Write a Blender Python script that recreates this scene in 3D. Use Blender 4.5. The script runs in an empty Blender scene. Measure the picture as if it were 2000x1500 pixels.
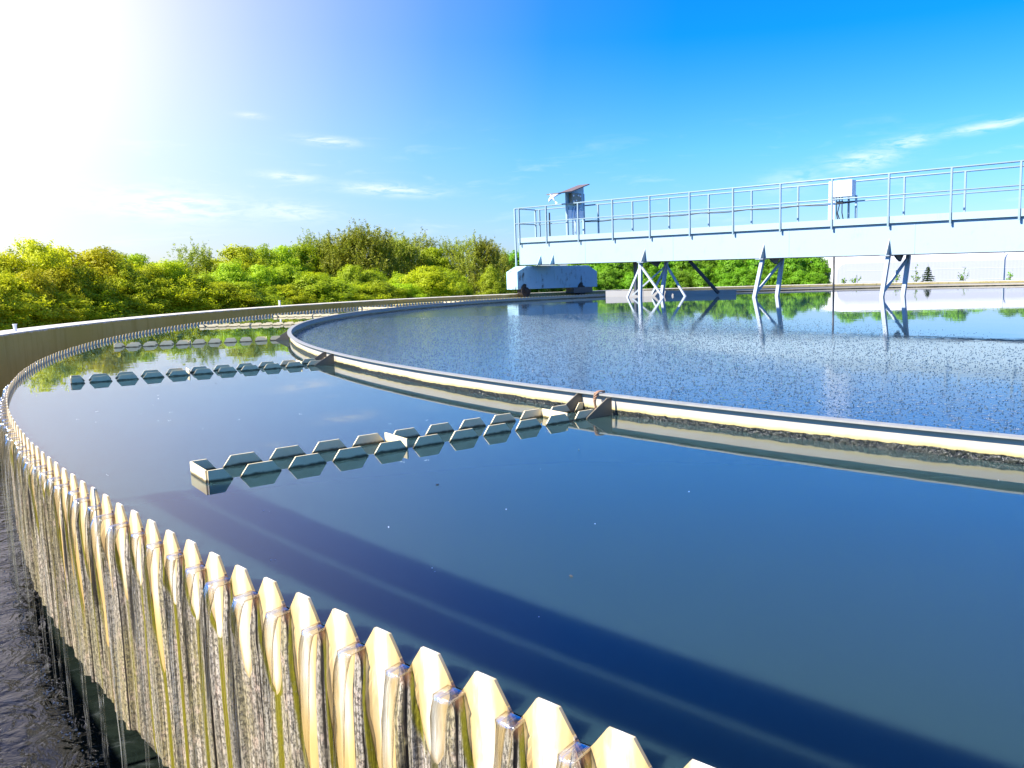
import bpy, bmesh, math, random
import numpy as np
from mathutils import Vector, Matrix
R_ = math.radians
D = bpy.data
SC = bpy.context.scene
COL = SC.collection
random.seed(7); np.random.seed(7)

# ------------------------------------------------------------------ layout
CX, CY = 11.707, 15.769            # tank centre; the camera stands near the origin, water level is z = 0
RW, RB, RP = 18.724, 16.373, 19.95 # weir, scum baffle, parapet (inner face)
HB, HP = 0.105, 0.14
DA = 0.43884                       # one weir tooth, degrees
A0 = -128.4544                     # phase of the teeth
TH = R_(48.363)                    # bridge normal
N2 = (math.cos(TH), math.sin(TH)); T2 = (-math.sin(TH), math.cos(TH))
SUN_AZ, SUN_EL = R_(208.0), R_(40.0)
SUNV = Vector((math.cos(SUN_AZ)*math.cos(SUN_EL), math.sin(SUN_AZ)*math.cos(SUN_EL), math.sin(SUN_EL)))

def B(s, o, z):                    # bridge coordinates -> world
    return Vector((CX+s*T2[0]+o*N2[0], CY+s*T2[1]+o*N2[1], z))
def P(deg, r, z):                  # polar about the tank centre
    a = R_(deg); return Vector((CX+r*math.cos(a), CY+r*math.sin(a), z))

# ------------------------------------------------------------------ object helpers
ROOT = {}
def wloc(o):
    v = Vector((0,0,0))
    while o is not None:
        v = v + o.location; o = o.parent
    return v
def obj(name, verts, faces, mat=None, parent=None, smooth=False, uvs=None, origin=None):
    me = D.meshes.new(name)
    off = wloc(parent) if parent is not None else (Vector(origin) if origin is not None else Vector((0,0,0)))
    me.from_pydata([tuple(Vector(v)-off) for v in verts], [], faces)
    if uvs is not None:
        ul = me.uv_layers.new(name="UVMap")
        vi = np.empty(len(me.loops), dtype=np.int32); me.loops.foreach_get("vertex_index", vi)
        ul.data.foreach_set("uv", np.asarray(uvs, dtype=np.float32)[vi].ravel())
    for m in (mat if isinstance(mat, (list, tuple)) else [mat]):
        if m: me.materials.append(m)
    if smooth: me.polygons.foreach_set("use_smooth", [True]*len(me.polygons))
    me.update()
    o = D.objects.new(name, me); COL.objects.link(o)
    if parent is not None: o.parent = parent
    elif origin is not None: o.location = off
    return o
def empty(name, loc):
    o = D.objects.new(name, None); COL.objects.link(o); o.location = loc; o.empty_display_size = .2; return o
def tag(o, label=None, cat=None, group=None, kind=None):
    if label: o['label'] = label
    if cat: o['category'] = cat
    if group: o['group'] = group
    if kind: o['kind'] = kind
    return o
class MB:
    def __init__(s): s.v = []; s.f = []
    def add(s, vs, fs):
        b = len(s.v); s.v += [Vector(v) for v in vs]; s.f += [tuple(b+i for i in f) for f in fs]; return s
    def hexa(s, p):                # 8 corners: bottom 4 then top 4
        return s.add(p, [(3,2,1,0),(4,5,6,7),(0,1,5,4),(1,2,6,5),(2,3,7,6),(3,0,4,7)])
    def bbox(s, s0, s1, o0, o1, z0, z1, z0b=None, z1b=None):   # box in bridge coords; b = heights at s1
        z0b = z0 if z0b is None else z0b; z1b = z1 if z1b is None else z1b
        return s.hexa([B(s0,o0,z0),B(s0,o1,z0),B(s1,o1,z0b),B(s1,o0,z0b),B(s0,o0,z1),B(s0,o1,z1),B(s1,o1,z1b),B(s1,o0,z1b)])
    def bar(s, a, b, w, d=None, ref=(0,0,1)):                  # rectangular bar between two points
        a = Vector(a); b = Vector(b); d = d or w; t = (b-a).normalized()
        r = Vector(ref)
        if abs(t.dot(r)) > .9: r = Vector((N2[0],N2[1],0))
        x = t.cross(r).normalized()*w/2; y = t.cross(x).normalized()*d/2
        return s.hexa([a-x-y,a+x-y,a+x+y,a-x+y,b-x-y,b+x-y,b+x+y,b-x+y])
    def tube(s, pts, r, n=8, cap=True):
        pts = [Vector(p) for p in pts]; rs = r if isinstance(r,(list,tuple)) else [r]*len(pts)
        b = len(s.v)
        for i,p in enumerate(pts):
            t = (pts[min(i+1,len(pts)-1)]-pts[max(i-1,0)]).normalized()
            ref = Vector((0,0,1)) if abs(t.z)<.9 else Vector((N2[0],N2[1],0))
            x = t.cross(ref).normalized(); y = t.cross(x).normalized()
            for k in range(n):
                a = 2*math.pi*k/n; s.v.append(p+x*math.cos(a)*rs[i]+y*math.sin(a)*rs[i])
        for i in range(len(pts)-1):
            for k in range(n):
                k2=(k+1)%n; s.f.append((b+i*n+k,b+i*n+k2,b+(i+1)*n+k2,b+(i+1)*n+k))
        if cap:
            s.f.append(tuple(b+k for k in range(n))[::-1]); e=b+(len(pts)-1)*n; s.f.append(tuple(e+k for k in range(n)))
        return s
    def prism(s, poly, d):         # polygon of 3-D points extruded by vector d
        poly=[Vector(p) for p in poly]; n=len(poly); d=Vector(d)
        return s.add(poly+[p+d for p in poly],[tuple(range(n))[::-1],tuple(range(n,2*n))]+[(i,(i+1)%n,n+(i+1)%n,n+i) for i in range(n)])
    def ring(s, prof, a0=0, a1=360, n=360):                    # lathe of a closed (r,z) profile about the tank centre
        b=len(s.v); m=len(prof); closed = abs(a1-a0)>=360
        cnt = n if closed else n+1
        for i in range(cnt):
            a=a0+(a1-a0)*i/n
            for r,z in prof: s.v.append(P(a,r,z))
        for i in range(n):
            i2=(i+1)%cnt
            for k in range(m):
                k2=(k+1)%m; s.f.append((b+i*m+k,b+i2*m+k,b+i2*m+k2,b+i*m+k2))
        if not closed: s.f.append(tuple(b+k for k in range(m))); s.f.append(tuple(b+n*m+k for k in range(m))[::-1])
        return s
    def build(s, name, mat, parent=None, smooth=False, origin=None, bevel=0):
        o = obj(name, s.v, s.f, mat, parent, smooth, origin=origin)
        bm = bmesh.new(); bm.from_mesh(o.data); bmesh.ops.recalc_face_normals(bm, faces=bm.faces)
        bm.to_mesh(o.data); bm.free()
        if smooth: o.data.polygons.foreach_set("use_smooth",[True]*len(o.data.polygons))
        if bevel:
            md=o.modifiers.new("bevel",'BEVEL'); md.width=bevel; md.segments=2; md.limit_method='ANGLE'
        return o

# ------------------------------------------------------------------ node helpers
class NT:
    def __init__(s, tree): s.t = tree; s.n = tree.nodes; s.l = tree.links; s.n.clear()
    def new(s, typ, **kw):
        n = s.n.new(typ)
        for k,v in kw.items(): setattr(n,k,v)
        return n
    def link(s, a, b): s.l.new(a, b)
    def setin(s, sock, v):
        if hasattr(v,'is_output') or hasattr(v,'links') : s.l.new(v, sock)
        else: sock.default_value = v
    def math(s, op, a, b=None, c=None, clamp=False):
        n = s.new('ShaderNodeMath', operation=op); n.use_clamp = clamp
        s.setin(n.inputs[0], a)
        if b is not None: s.setin(n.inputs[1], b)
        if c is not None: s.setin(n.inputs[2], c)
        return n.outputs[0]
    def sstep(s, v, a, b):         # smoothstep a..b -> 0..1 (a > b gives the falling one)
        n = s.new('ShaderNodeMapRange', interpolation_type='SMOOTHSTEP')
        if a < b: n.inputs[1].default_value=a; n.inputs[2].default_value=b
        else: n.inputs[1].default_value=b; n.inputs[2].default_value=a; n.inputs[3].default_value=1; n.inputs[4].default_value=0
        s.setin(n.inputs[0], v); return n.outputs[0]
    def mix(s, f, a, b, mode='MIX'):
        n = s.new('ShaderNodeMix', data_type='RGBA', blend_type=mode)
        s.setin(n.inputs[0], f)
        for i,v in ((6,a),(7,b)):
            if isinstance(v,(tuple,list)): n.inputs[i].default_value = tuple(v)+((1,) if len(v)==3 else ())
            else: s.setin(n.inputs[i], v)
        return n.outputs[2]
    def noise(s, vec, scale, detail=4, rough=.55, dist=0):
        n = s.new('ShaderNodeTexNoise'); n.inputs['Scale'].default_value=scale; n.inputs['Detail'].default_value=detail
        n.inputs['Roughness'].default_value=rough; n.inputs['Distortion'].default_value=dist
        if vec is not None: s.l.new(vec, n.inputs['Vector'])
        return n.outputs['Fac']
    def scalev(s, vec, v):
        n = s.new('ShaderNodeVectorMath', operation='MULTIPLY'); s.l.new(vec,n.inputs[0]); n.inputs[1].default_value=v; return n.outputs[0]
    def xyz(s, vec):
        n = s.new('ShaderNodeSeparateXYZ'); s.l.new(vec, n.inputs[0]); return n.outputs
    def comb(s, x, y, z):
        n = s.new('ShaderNodeCombineXYZ')
        for i,v in enumerate((x,y,z)): s.setin(n.inputs[i], v)
        return n.outputs[0]
    def bump(s, h, strength, dist=.01, normal=None):
        n = s.new('ShaderNodeBump'); s.setin(n.inputs['Strength'], strength); n.inputs['Distance'].default_value=dist
        s.l.new(h, n.inputs['Height'])
        if normal is not None: s.l.new(normal, n.inputs['Normal'])
        return n.outputs[0]
def mat(name):
    m = D.materials.new(name); m.use_nodes = True; return m, NT(m.node_tree)
def finish(t, sh):
    o = t.new('ShaderNodeOutputMaterial'); t.link(sh, o.inputs[0])
def pri(t, base, rough=.6, normal=None, spec=.5, **kw):
    p = t.new('ShaderNodeBsdfPrincipled')
    if isinstance(base,(tuple,list)): p.inputs['Base Color'].default_value=tuple(base)+(1,)
    else: t.link(base, p.inputs['Base Color'])
    t.setin(p.inputs['Roughness'], rough); p.inputs['Specular IOR Level'].default_value=spec
    if normal is not None: t.link(normal, p.inputs['Normal'])
    for k,v in kw.items(): t.setin(p.inputs[k.replace('_',' ')], v)
    return p.outputs[0]
def wpos(t):                       # world position (surface coordinates)
    return t.new('ShaderNodeNewGeometry').outputs['Position']
def objc(t): return t.new('ShaderNodeTexCoord').outputs['Object']

M = {}
# painted light blue steel
def paint(name, base, rust=.35, dirt=(.16,.12,.08), rough=.45):
    m,t = mat(name); p = wpos(t)
    n1 = t.noise(p, 2.2, 6, .65); n2 = t.noise(t.scalev(p,(9,9,2.2)), 1.0, 5, .6)
    k = t.math('MULTIPLY', t.sstep(n1,.5,.72), t.sstep(n2,.42,.7)); k = t.math('MULTIPLY', k, rust, clamp=True)
    v = t.noise(p, .8, 3); c0 = t.mix(t.math('MULTIPLY',v,.5), base, tuple(min(1,x*1.12) for x in base))
    c = t.mix(k, c0, dirt)
    finish(t, pri(t, c, rough, t.bump(t.noise(p,14,4),.06,.01))); return m
M['bluepaint'] = paint('light_blue_paint', (.27,.365,.40), .35)
M['railpaint'] = paint('grey_blue_rail_paint', (.20,.28,.32), .3)
M['carpaint'] = paint('worn_blue_paint', (.34,.53,.61), 1.9, (.05,.055,.06))
M['steel'] = paint('grey_blue_steel', (.23,.275,.30), .35)
M['legsteel'] = paint('pale_leg_steel', (.40,.45,.48), .3)
M['darksteel'] = paint('dark_steel', (.05,.055,.06), .5)
M['whitepaint'] = paint('white_paint', (.74,.76,.78), .05)
M['rubber'] = paint('rubber', (.035,.027,.02), .2, rough=.8)
M['brownboard'] = paint('weathered_brown_board', (.15,.105,.075), .6)
M['palesheet'] = paint('pale_grey_board', (.34,.325,.29), .3)
M['greybox'] = paint('grey_green_box', (.22,.22,.16), .6)
M['bracket'] = paint('dark_bracket_steel', (.17,.145,.10), .8)
M['cable'] = paint('black_cable', (.015,.015,.017), 0)

# concrete of the tank wall: streaks running down, moss, pale top
def m_concrete():
    m,t = mat('weathered_concrete'); p = wpos(t); x,y,zz = t.xyz(p)[:3]
    st = t.noise(t.comb(t.math('MULTIPLY',x,6),t.math('MULTIPLY',y,6),t.math('MULTIPLY',zz,.7)),1,5,.6)
    n = t.noise(p, 9, 6, .65); big = t.noise(p,.5,3)
    c = t.mix(n, (.30,.24,.09), (.44,.375,.19))
    c = t.mix(t.sstep(st,.5,.72), c, (.18,.15,.06))
    c = t.mix(t.math('MULTIPLY',t.sstep(big,.42,.65),.55), c, (.26,.21,.04))
    c = t.mix(t.math('MULTIPLY',t.sstep(t.math('ADD',x,t.math('MULTIPLY',t.math('SUBTRACT',big,.5),4)),-3.5,-7.5),t.math('MULTIPLY',t.sstep(x,-10.5,-8),.6)), c, (.40,.30,.03))  # yellow towards the left: warm lens glare painted into the wall colour
    c = t.mix(t.sstep(t.math('ADD',zz,t.math('MULTIPLY',t.math('SUBTRACT',n,.5),.08)),.11,.138), c, (.56,.51,.41))
    finish(t, pri(t, c, .88, t.bump(n,.5,.012))); return m
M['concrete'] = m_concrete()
def m_darkwall():
    m,t = mat('wet_dark_concrete'); p = wpos(t); n=t.noise(p,6,6,.65)
    finish(t, pri(t, t.mix(n,(.003,.0028,.0015),(.011,.009,.005)), .5, t.bump(n,.5,.02))); return m
M['darkwall'] = m_darkwall()

# scum baffle: cream sheet with a black algae line at the water
def m_baffle():
    m,t = mat('cream_baffle_sheet'); p = wpos(t); x,y,zz = t.xyz(p)[:3]
    n = t.noise(p, 14, 6, .65); n3 = t.noise(p, 60, 4, .6); lo = t.noise(p, 1.3, 3)
    c = t.mix(t.noise(t.comb(t.math('MULTIPLY',x,5),t.math('MULTIPLY',y,5),t.math('MULTIPLY',zz,2)),1,5), (.37,.33,.26), (.46,.42,.345))
    edge = t.math('ADD', t.math('ADD', zz, t.math('MULTIPLY',t.math('SUBTRACT',n,.5),-.022)), t.math('MULTIPLY',t.math('SUBTRACT',lo,.5),-.03))
    c = t.mix(t.sstep(edge,.046,.028), c, (.46,.37,.15))
    k = t.sstep(edge,.029,.023)
    c = t.mix(k, c, t.mix(t.sstep(n3,.4,.6),(.006,.007,.005),(.03,.03,.018)))
    r = t.math('SUBTRACT', .6, t.math('MULTIPLY',k,.42))
    finish(t, pri(t, c, r, t.bump(n3, t.math('MULTIPLY',k,.9), .012))); return m
M['baffle'] = m_baffle()
def m_lip():
    m,t = mat('grey_lip_steel'); p = wpos(t); n=t.noise(p,20,5)
    finish(t, pri(t, t.mix(n,(.20,.20,.18),(.33,.32,.28)), .5)); return m
M['lip'] = m_lip()

# trough plates: dull wet steel with slime at the waterline
def m_trough():
    m,t = mat('dull_trough_plate'); p = wpos(t); zz = t.xyz(p)[2]
    n = t.noise(p, 22, 6, .65); n2=t.noise(p,90,3)
    c = t.mix(n, (.72,.57,.29), (.86,.73,.46))
    e = t.math('ADD', zz, t.math('MULTIPLY',t.math('SUBTRACT',n,.5),-.02))
    c = t.mix(t.sstep(e,.014,.004), c, t.mix(n2,(.05,.04,.015),(.17,.13,.05)))
    finish(t, pri(t, c, .55, t.bump(n2,.25,.004))); return m
M['trough'] = m_trough()

# overflow weir sheet: cream tooth faces, moss, encrusted grey columns below the notches
def m_weir():
    m,t = mat('encrusted_weir_sheet')
    uv = t.new('ShaderNodeUVMap'); uv.uv_map='UVMap'
    U,V = t.xyz(uv.outputs[0])[:2]
    tid = t.math('FLOOR', U); fu = t.math('SUBTRACT', t.math('SUBTRACT',U,tid), .5)
    def rnd(k):
        w = t.new('ShaderNodeTexWhiteNoise', noise_dimensions='2D'); t.link(t.comb(tid,k,0), w.inputs['Vector']); return w.outputs['Value']
    r1,r2,r3,r4 = rnd(1.3),rnd(5.7),rnd(9.1),rnd(12.9)
    uvv = t.comb(t.math('MULTIPLY',U,14.3), t.math('MULTIPLY',V,100), 0)          # centimetres
    fine = t.noise(uvv,.9,5,.7); mid = t.noise(t.comb(t.math('MULTIPLY',U,14.3),t.math('MULTIPLY',V,22),3),.55,4,.6)
    spk = t.noise(t.comb(t.math('MULTIPLY',U,14.3),t.math('MULTIPLY',V,52),0),1.5,4,.75); streak = t.noise(t.comb(t.math('MULTIPLY',U,46),t.math('MULTIPLY',V,5),1),1,4,.6)
    wob = t.math('MULTIPLY', t.math('SUBTRACT',mid,.5), .045)
    L = t.math('ADD', .16, t.math('MULTIPLY', t.math('MULTIPLY',r1,r1), .42))                              # how far the bare cream tongue reaches down
    q = t.math('DIVIDE', t.math('ADD', V, L), t.math('ADD', L, .02), clamp=True)
    w = t.math('MULTIPLY', t.math('POWER', q, .50), .385)
    sh = t.math('ADD', fu, t.math('ADD', t.math('MULTIPLY',t.math('SUBTRACT',r2,.5),.06), wob))
    au = t.math('ABSOLUTE', sh)
    d = t.math('SUBTRACT', au, w)                                                    # <0 inside the cream
    # grey encrusted flutes running straight down
    wv = t.math('MULTIPLY', t.math('SUBTRACT', t.noise(t.comb(tid, t.math('MULTIPLY',V,7), 5),1,3,.5), .5), .07)
    su = t.math('ADD', fu, wv); asu = t.math('ABSOLUTE', su)
    st = t.noise(t.comb(t.math('MULTIPLY',t.math('ADD',U,wv),21), t.math('MULTIPLY',V,.9), 2),1,3,.55)
    st2 = t.noise(t.comb(t.math('MULTIPLY',t.math('ADD',U,wv),55), t.math('MULTIPLY',V,1.6), 7),1,2,.5)
    g = t.mix(t.sstep(st,.36,.62), (.15,.125,.085), (.52,.465,.38))
    g = t.mix(t.math('MULTIPLY',t.sstep(t.noise(t.comb(t.math('MULTIPLY',U,.9),t.math('MULTIPLY',V,2.5),11),1,3),.42,.62),.5), g, (.30,.25,.075))
    g = t.mix(t.math('MULTIPLY',t.sstep(st2,.52,.64),.35), g, (.17,.15,.09))
    g = t.mix(t.math('MULTIPLY',t.sstep(t.noise(uvv,.22,3),.50,.72),.6), g, (.56,.42,.33))
    g = t.mix(t.math('MULTIPLY',t.sstep(spk,.47,.56),.78), g, (.045,.04,.032))
    g = t.mix(t.math('MULTIPLY',t.sstep(fine,.57,.68),.45), g, (.50,.47,.41))
    g = t.mix(t.math('MULTIPLY',t.sstep(r4,.80,.9),t.math('MULTIPLY',t.sstep(t.math('ABSOLUTE',t.math('ADD',V,.28)),.14,.06),t.sstep(asu,.33,.40))), g, (.03,.026,.02))
    ck1 = t.math('MULTIPLY', t.sstep(t.math('SUBTRACT',.5,asu),.055,.018), t.sstep(t.noise(t.comb(tid,t.math('MULTIPLY',V,16),9),1,3),.30,.42))
    ck2 = t.math('MULTIPLY', t.sstep(t.math('ABSOLUTE',t.math('SUBTRACT',asu,t.math('ADD',.30,t.math('MULTIPLY',r2,.1)))),.014,.005), t.sstep(t.noise(t.comb(tid,t.math('MULTIPLY',V,12),3),1,3),.46,.55))
    g = t.mix(t.math('MAXIMUM',ck1,ck2), g, (.016,.013,.010))
    # moss beside and below the tongue
    mk = t.math('MULTIPLY', t.sstep(d,.13,.07), t.sstep(t.math('ADD',sh,t.math('MULTIPLY',t.math('SUBTRACT',r3,.62),.6)),-.12,.06))
    mk = t.math('MAXIMUM', mk, t.math('MULTIPLY', t.sstep(asu,.105,.055), t.math('MULTIPLY',t.sstep(V,-.08,-.22),t.sstep(r3,.12,.3))))
    mk = t.math('MULTIPLY', mk, t.sstep(fine,.24,.42))
    moss = t.mix(fine, (.05,.052,.004), (.26,.225,.012))
    c = t.mix(mk, g, moss)
    # rusty slime round the notch
    rk = t.math('MULTIPLY', t.sstep(t.math('ABSOLUTE',fu),.35,.42), t.sstep(V,-.05,-.005))
    c = t.mix(t.math('MULTIPLY',rk,.85), c, t.mix(fine,(.10,.045,.02),(.42,.20,.10)))
    cream = t.mix(t.sstep(t.math('ADD',au,t.math('MULTIPLY',t.math('SUBTRACT',mid,.5),.30)),.24,-.03), (.52,.375,.17), (.74,.69,.58))
    cream = t.mix(t.sstep(V,-.10,-.30), cream, (.50,.35,.13))
    cream = t.mix(t.math('MULTIPLY',t.sstep(mid,.55,.72),.35), cream, (.55,.42,.24))
    cream = t.mix(t.math('MULTIPLY',t.sstep(spk,.70,.76),.6), cream, (.20,.12,.06))
    cream = t.mix(t.math('MULTIPLY',t.sstep(t.math('ADD',d,t.math('MULTIPLY',t.math('SUBTRACT',mid,.5),.06)),-.10,-.005),.65), cream, (.36,.24,.085))
    ck = t.sstep(d,.012,-.004)
    c = t.mix(ck, c, cream)
    h = t.math('MULTIPLY', t.math('SUBTRACT',1,ck), t.math('ADD', t.math('MULTIPLY',spk,.5), t.math('ADD',t.math('MULTIPLY',st,1.3),t.math('MULTIPLY',st2,.5))))
    finish(t, pri(t, c, t.math('ADD',.45,t.math('MULTIPLY',ck,.0)), t.bump(h,.6,.006))); return m
M['weir'] = m_weir()

# falling water: clear, with white torn streaks lower down
def m_jet():
    m,t = mat('falling_water')
    uv = t.new('ShaderNodeUVMap'); uv.uv_map='UVMap'; U,V = t.xyz(uv.outputs[0])[:2]
    oi = t.new('ShaderNodeObjectInfo'); sd = t.math('MULTIPLY', oi.outputs['Random'], 37)
    vec = t.comb(t.math('MULTIPLY',U,6), t.math('MULTIPLY',V,2.4), sd)
    n = t.noise(vec,1,4,.6,.4); n2 = t.noise(t.comb(t.math('MULTIPLY',U,16),t.math('MULTIPLY',V,9),sd),1,3,.6)
    nor = t.bump(n,.5,.008)
    tr = t.new('ShaderNodeBsdfTransparent'); pass
    fc = t.new('ShaderNodeLayerWeight'); fc.inputs['Blend'].default_value=.5; t.link(nor, fc.inputs['Normal'])
    t.link(t.mix(t.math('MULTIPLY',t.sstep(fc.outputs['Facing'],.45,.95),t.sstep(V,.5,.1)), (.965,.97,.96), (.50,.47,.38)), tr.inputs[0])
    gl = t.new('ShaderNodeBsdfGlossy'); gl.inputs['Roughness'].default_value=.13; t.link(nor, gl.inputs['Normal'])
    lw = t.new('ShaderNodeLayerWeight'); lw.inputs['Blend'].default_value=.32; t.link(nor, lw.inputs['Normal'])
    f = t.math('MULTIPLY', t.math('ADD', t.math('ADD',.06,t.math('MULTIPLY',t.sstep(V,.09,.02),.09)), t.math('MULTIPLY', lw.outputs['Fresnel'], .45), clamp=True), t.math('SUBTRACT', 1, t.math('MULTIPLY', t.sstep(V,.06,.26), .80)))
    a = t.new('ShaderNodeMixShader'); t.link(f, a.inputs[0]); t.link(tr.outputs[0], a.inputs[1]); t.link(gl.outputs[0], a.inputs[2])
    wh = t.new('ShaderNodeBsdfDiffuse'); wh.inputs[0].default_value=(.75,.77,.76,1)
    tl = t.new('ShaderNodeBsdfTranslucent'); tl.inputs[0].default_value=(.7,.72,.72,1)
    w2 = t.new('ShaderNodeMixShader'); w2.inputs[0].default_value=.5; t.link(wh.outputs[0],w2.inputs[1]); t.link(tl.outputs[0],w2.inputs[2])
    k = t.math('MULTIPLY', t.sstep(n2,.62,.70), t.sstep(V,.18,.6)); k = t.math('MULTIPLY', k, t.sstep(n,.42,.55)); k = t.math('MULTIPLY',k,.85)
    n3 = t.noise(t.comb(t.math('MULTIPLY',U,9),t.math('MULTIPLY',V,1.3),t.math('ADD',sd,5)),1,3,.55)
    k = t.math('MAXIMUM', k, t.math('MULTIPLY', t.sstep(n3,.55,.70), t.math('MULTIPLY', t.sstep(V,.05,.18), .30)))
    b = t.new('ShaderNodeMixShader'); t.link(k,b.inputs[0]); t.link(a.outputs[0],b.inputs[1]); t.link(w2.outputs[0],b.inputs[2])
    finish(t, b.outputs[0]); return m
M['jet'] = m_jet()

# tank water: murky blue-green body below a mirror surface with faint ripples
def m_water():
    m,t = mat('settled_tank_water'); p = wpos(t)
    n = t.noise(t.scalev(p,(1,1,1)), 1.4, 3, .5); n2 = t.noise(p, 7, 2, .5)
    lo = t.noise(p,.35,2)
    nor = t.bump(t.math('ADD', n, t.math('MULTIPLY',n2,.10)), t.math('MULTIPLY',t.sstep(lo,.35,.65),.10), .02)
    c = t.mix(t.noise(p,.6,2), (.017,.042,.044), (.023,.050,.051))
    finish(t, pri(t, c, .012, nor, Subsurface_Weight=1.0, Subsurface_Radius=(1,1,1), Subsurface_Scale=.34, IOR=1.333)); return m
M['water'] = m_water()
# water inside the baffle: dimpled by countless small bubbles on the near side, smooth behind the bridge's path
def m_scum():
    m,t = mat('bubbly_inner_water'); p = wpos(t); x,y,zz = t.xyz(p)[:3]
    # signed distance from the line the bridge has just swept (left / near side positive)
    ax,ay,bx,by = -1.2,25.0,4.0,6.4
    dx,dy = bx-ax,by-ay; ln = math.hypot(dx,dy); nx,ny = dy/ln,-dx/ln
    d = t.math('ADD', t.math('MULTIPLY',t.math('SUBTRACT',x,ax),nx), t.math('MULTIPLY',t.math('SUBTRACT',y,ay),ny))
    if True:
        wob = t.math('MULTIPLY', t.math('SUBTRACT',t.noise(p,.5,3),.5), 1.6)
        d = t.math('ADD', d, wob)
    k = t.sstep(d, -.5, .9)
    v = t.new('ShaderNodeTexVoronoi', feature='F1'); v.inputs['Scale'].default_value=17; t.link(p, v.inputs['Vector'])
    cr_ = t.xyz(v.outputs['Color'])[0]
    rad = t.math('ADD', .16, t.math('MULTIPLY', cr_, .26))
    dome = t.math('SUBTRACT', 1, t.math('DIVIDE', v.outputs['Distance'], rad), clamp=True)
    dome = t.math('POWER', dome, .6)
    v2 = t.noise(p, 45, 2, .5)
    hgt = t.math('ADD', t.math('MULTIPLY',dome,.75), t.math('MULTIPLY',v2,.30))
    rip = t.noise(p, 2.2, 3, .5)
    nor0 = t.bump(rip, .04, .02)
    k2 = t.sstep(d,1.9,2.7)
    nor = t.bump(hgt, t.math('MULTIPLY',k,t.math('ADD',.09,t.math('MULTIPLY',k2,.45))), .009, nor0)
    c = t.mix(t.noise(p,1.2,3), (.014,.038,.072), (.020,.046,.082))
    c = t.mix(t.math('MULTIPLY',t.sstep(dome,.55,.8),t.math('MULTIPLY',k,.6)), c, (.26,.30,.32))
    finish(t, pri(t, c, .02, nor, IOR=1.333)); return m
M['scum'] = m_scum()
def m_channel():
    m,t = mat('dark_channel_water'); p = wpos(t)
    n = t.noise(p, 7, 4, .55, .8); n2 = t.noise(p, 18, 2,.5)
    x,y = t.xyz(p)[:2]
    r = t.math('SQRT', t.math('ADD', t.math('POWER',t.math('SUBTRACT',x,CX),2), t.math('POWER',t.math('SUBTRACT',y,CY),2)))
    nor = t.bump(t.math('ADD',n,t.math('MULTIPLY',n2,.25)), .28, .06)
    fo = t.math('MULTIPLY', t.sstep(t.noise(p,9,5,.7,.8),.56,.74), t.sstep(t.math('ABSOLUTE',t.math('SUBTRACT',r,19.0)),.45,.1))
    c = t.mix(t.math('MULTIPLY',fo,.22), t.mix(n,(.006,.011,.010),(.014,.019,.014)), (.45,.50,.52))
    finish(t, pri(t, c, .05, nor, IOR=1.333)); return m
M['channel'] = m_channel()
def m_ground():
    m,t = mat('grass_ground'); p = wpos(t); n=t.noise(p,1.5,6,.65)
    finish(t, pri(t, t.mix(n,(.03,.05,.012),(.10,.11,.035)), .95, t.bump(t.noise(p,12,4),.6,.05))); return m
M['ground'] = m_ground()
def m_leaf(name, c0, c1, c2, tr=.4):
    m,t = mat(name); p = objc(t); oi = t.new('ShaderNodeObjectInfo')
    gi = t.new('ShaderNodeNewGeometry').outputs['Random Per Island']
    n = t.noise(p, 1.6, 3)
    c = t.mix(gi, c0, c1); c = t.mix(t.math('MULTIPLY',t.sstep(n,.4,.7),.6), c, c2)
    hs = t.new('ShaderNodeHueSaturation'); t.link(c, hs.inputs['Color'])
    t.link(t.math('ADD',.492,t.math('MULTIPLY',oi.outputs['Random'],.022)), hs.inputs['Hue'])
    t.link(t.math('ADD',.8,t.math('MULTIPLY',oi.outputs['Random'],.4)), hs.inputs['Value'])
    c = hs.outputs[0]
    df = pri(t, c, .55, spec=.3)
    tl = t.new('ShaderNodeBsdfTranslucent'); t.link(t.mix(.5,c,t.mix(1.0,c,(1.0,1.0,.35),'MULTIPLY')), tl.inputs[0])
    mx = t.new('ShaderNodeMixShader'); mx.inputs[0].default_value=tr; t.link(df,mx.inputs[1]); t.link(tl.outputs[0],mx.inputs[2])
    finish(t, mx.outputs[0]); return m
M['leaf_glare']= m_leaf('glare_tinted_leaf', (.52,.53,.012),(.70,.68,.02),(.60,.58,.014),.55)  # leaf colour yellowed to carry the warm glare at the left
M['leaf_lime']  = m_leaf('lime_leaf', (.42,.50,.012),(.60,.64,.018),(.52,.54,.012),.55)
M['leaf_green'] = m_leaf('green_leaf', (.15,.33,.014),(.28,.50,.022),(.19,.36,.016),.5)
M['leaf_olive'] = m_leaf('olive_leaf', (.34,.46,.012),(.48,.58,.02),(.40,.48,.014),.5)
M['needle']     = m_leaf('pine_needle', (.20,.25,.016),(.38,.40,.03),(.36,.35,.04),.4)
M['spruce']     = m_leaf('spruce_needle', (.02,.045,.016),(.06,.10,.025),(.09,.13,.025),.2)
M['bark'] = paint('tree_bark', (.10,.075,.05), .3, rough=.9)
def m_hall():
    m,t = mat('white_ribbed_sheet'); p = wpos(t); x = t.xyz(p)[0]
    w = t.math('SINE', t.math('MULTIPLY', x, 2*math.pi/.22))
    n = t.noise(p,.7,4)
    finish(t, pri(t, t.mix(n,(.54,.54,.56),(.60,.60,.62)), .5, t.bump(w,.05,.012))); return m
M['hall'] = m_hall()
M['gull'] = paint('white_feathers', (.80,.80,.80), 0)
M['rope'] = paint('frayed_brown_rope', (.34,.20,.12), .3, rough=.9)
M['bubble'] = paint('pale_foam', (.70,.74,.76), 0, rough=.1)
M['debris'] = paint('dark_debris', (.05,.045,.03), 0)

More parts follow.
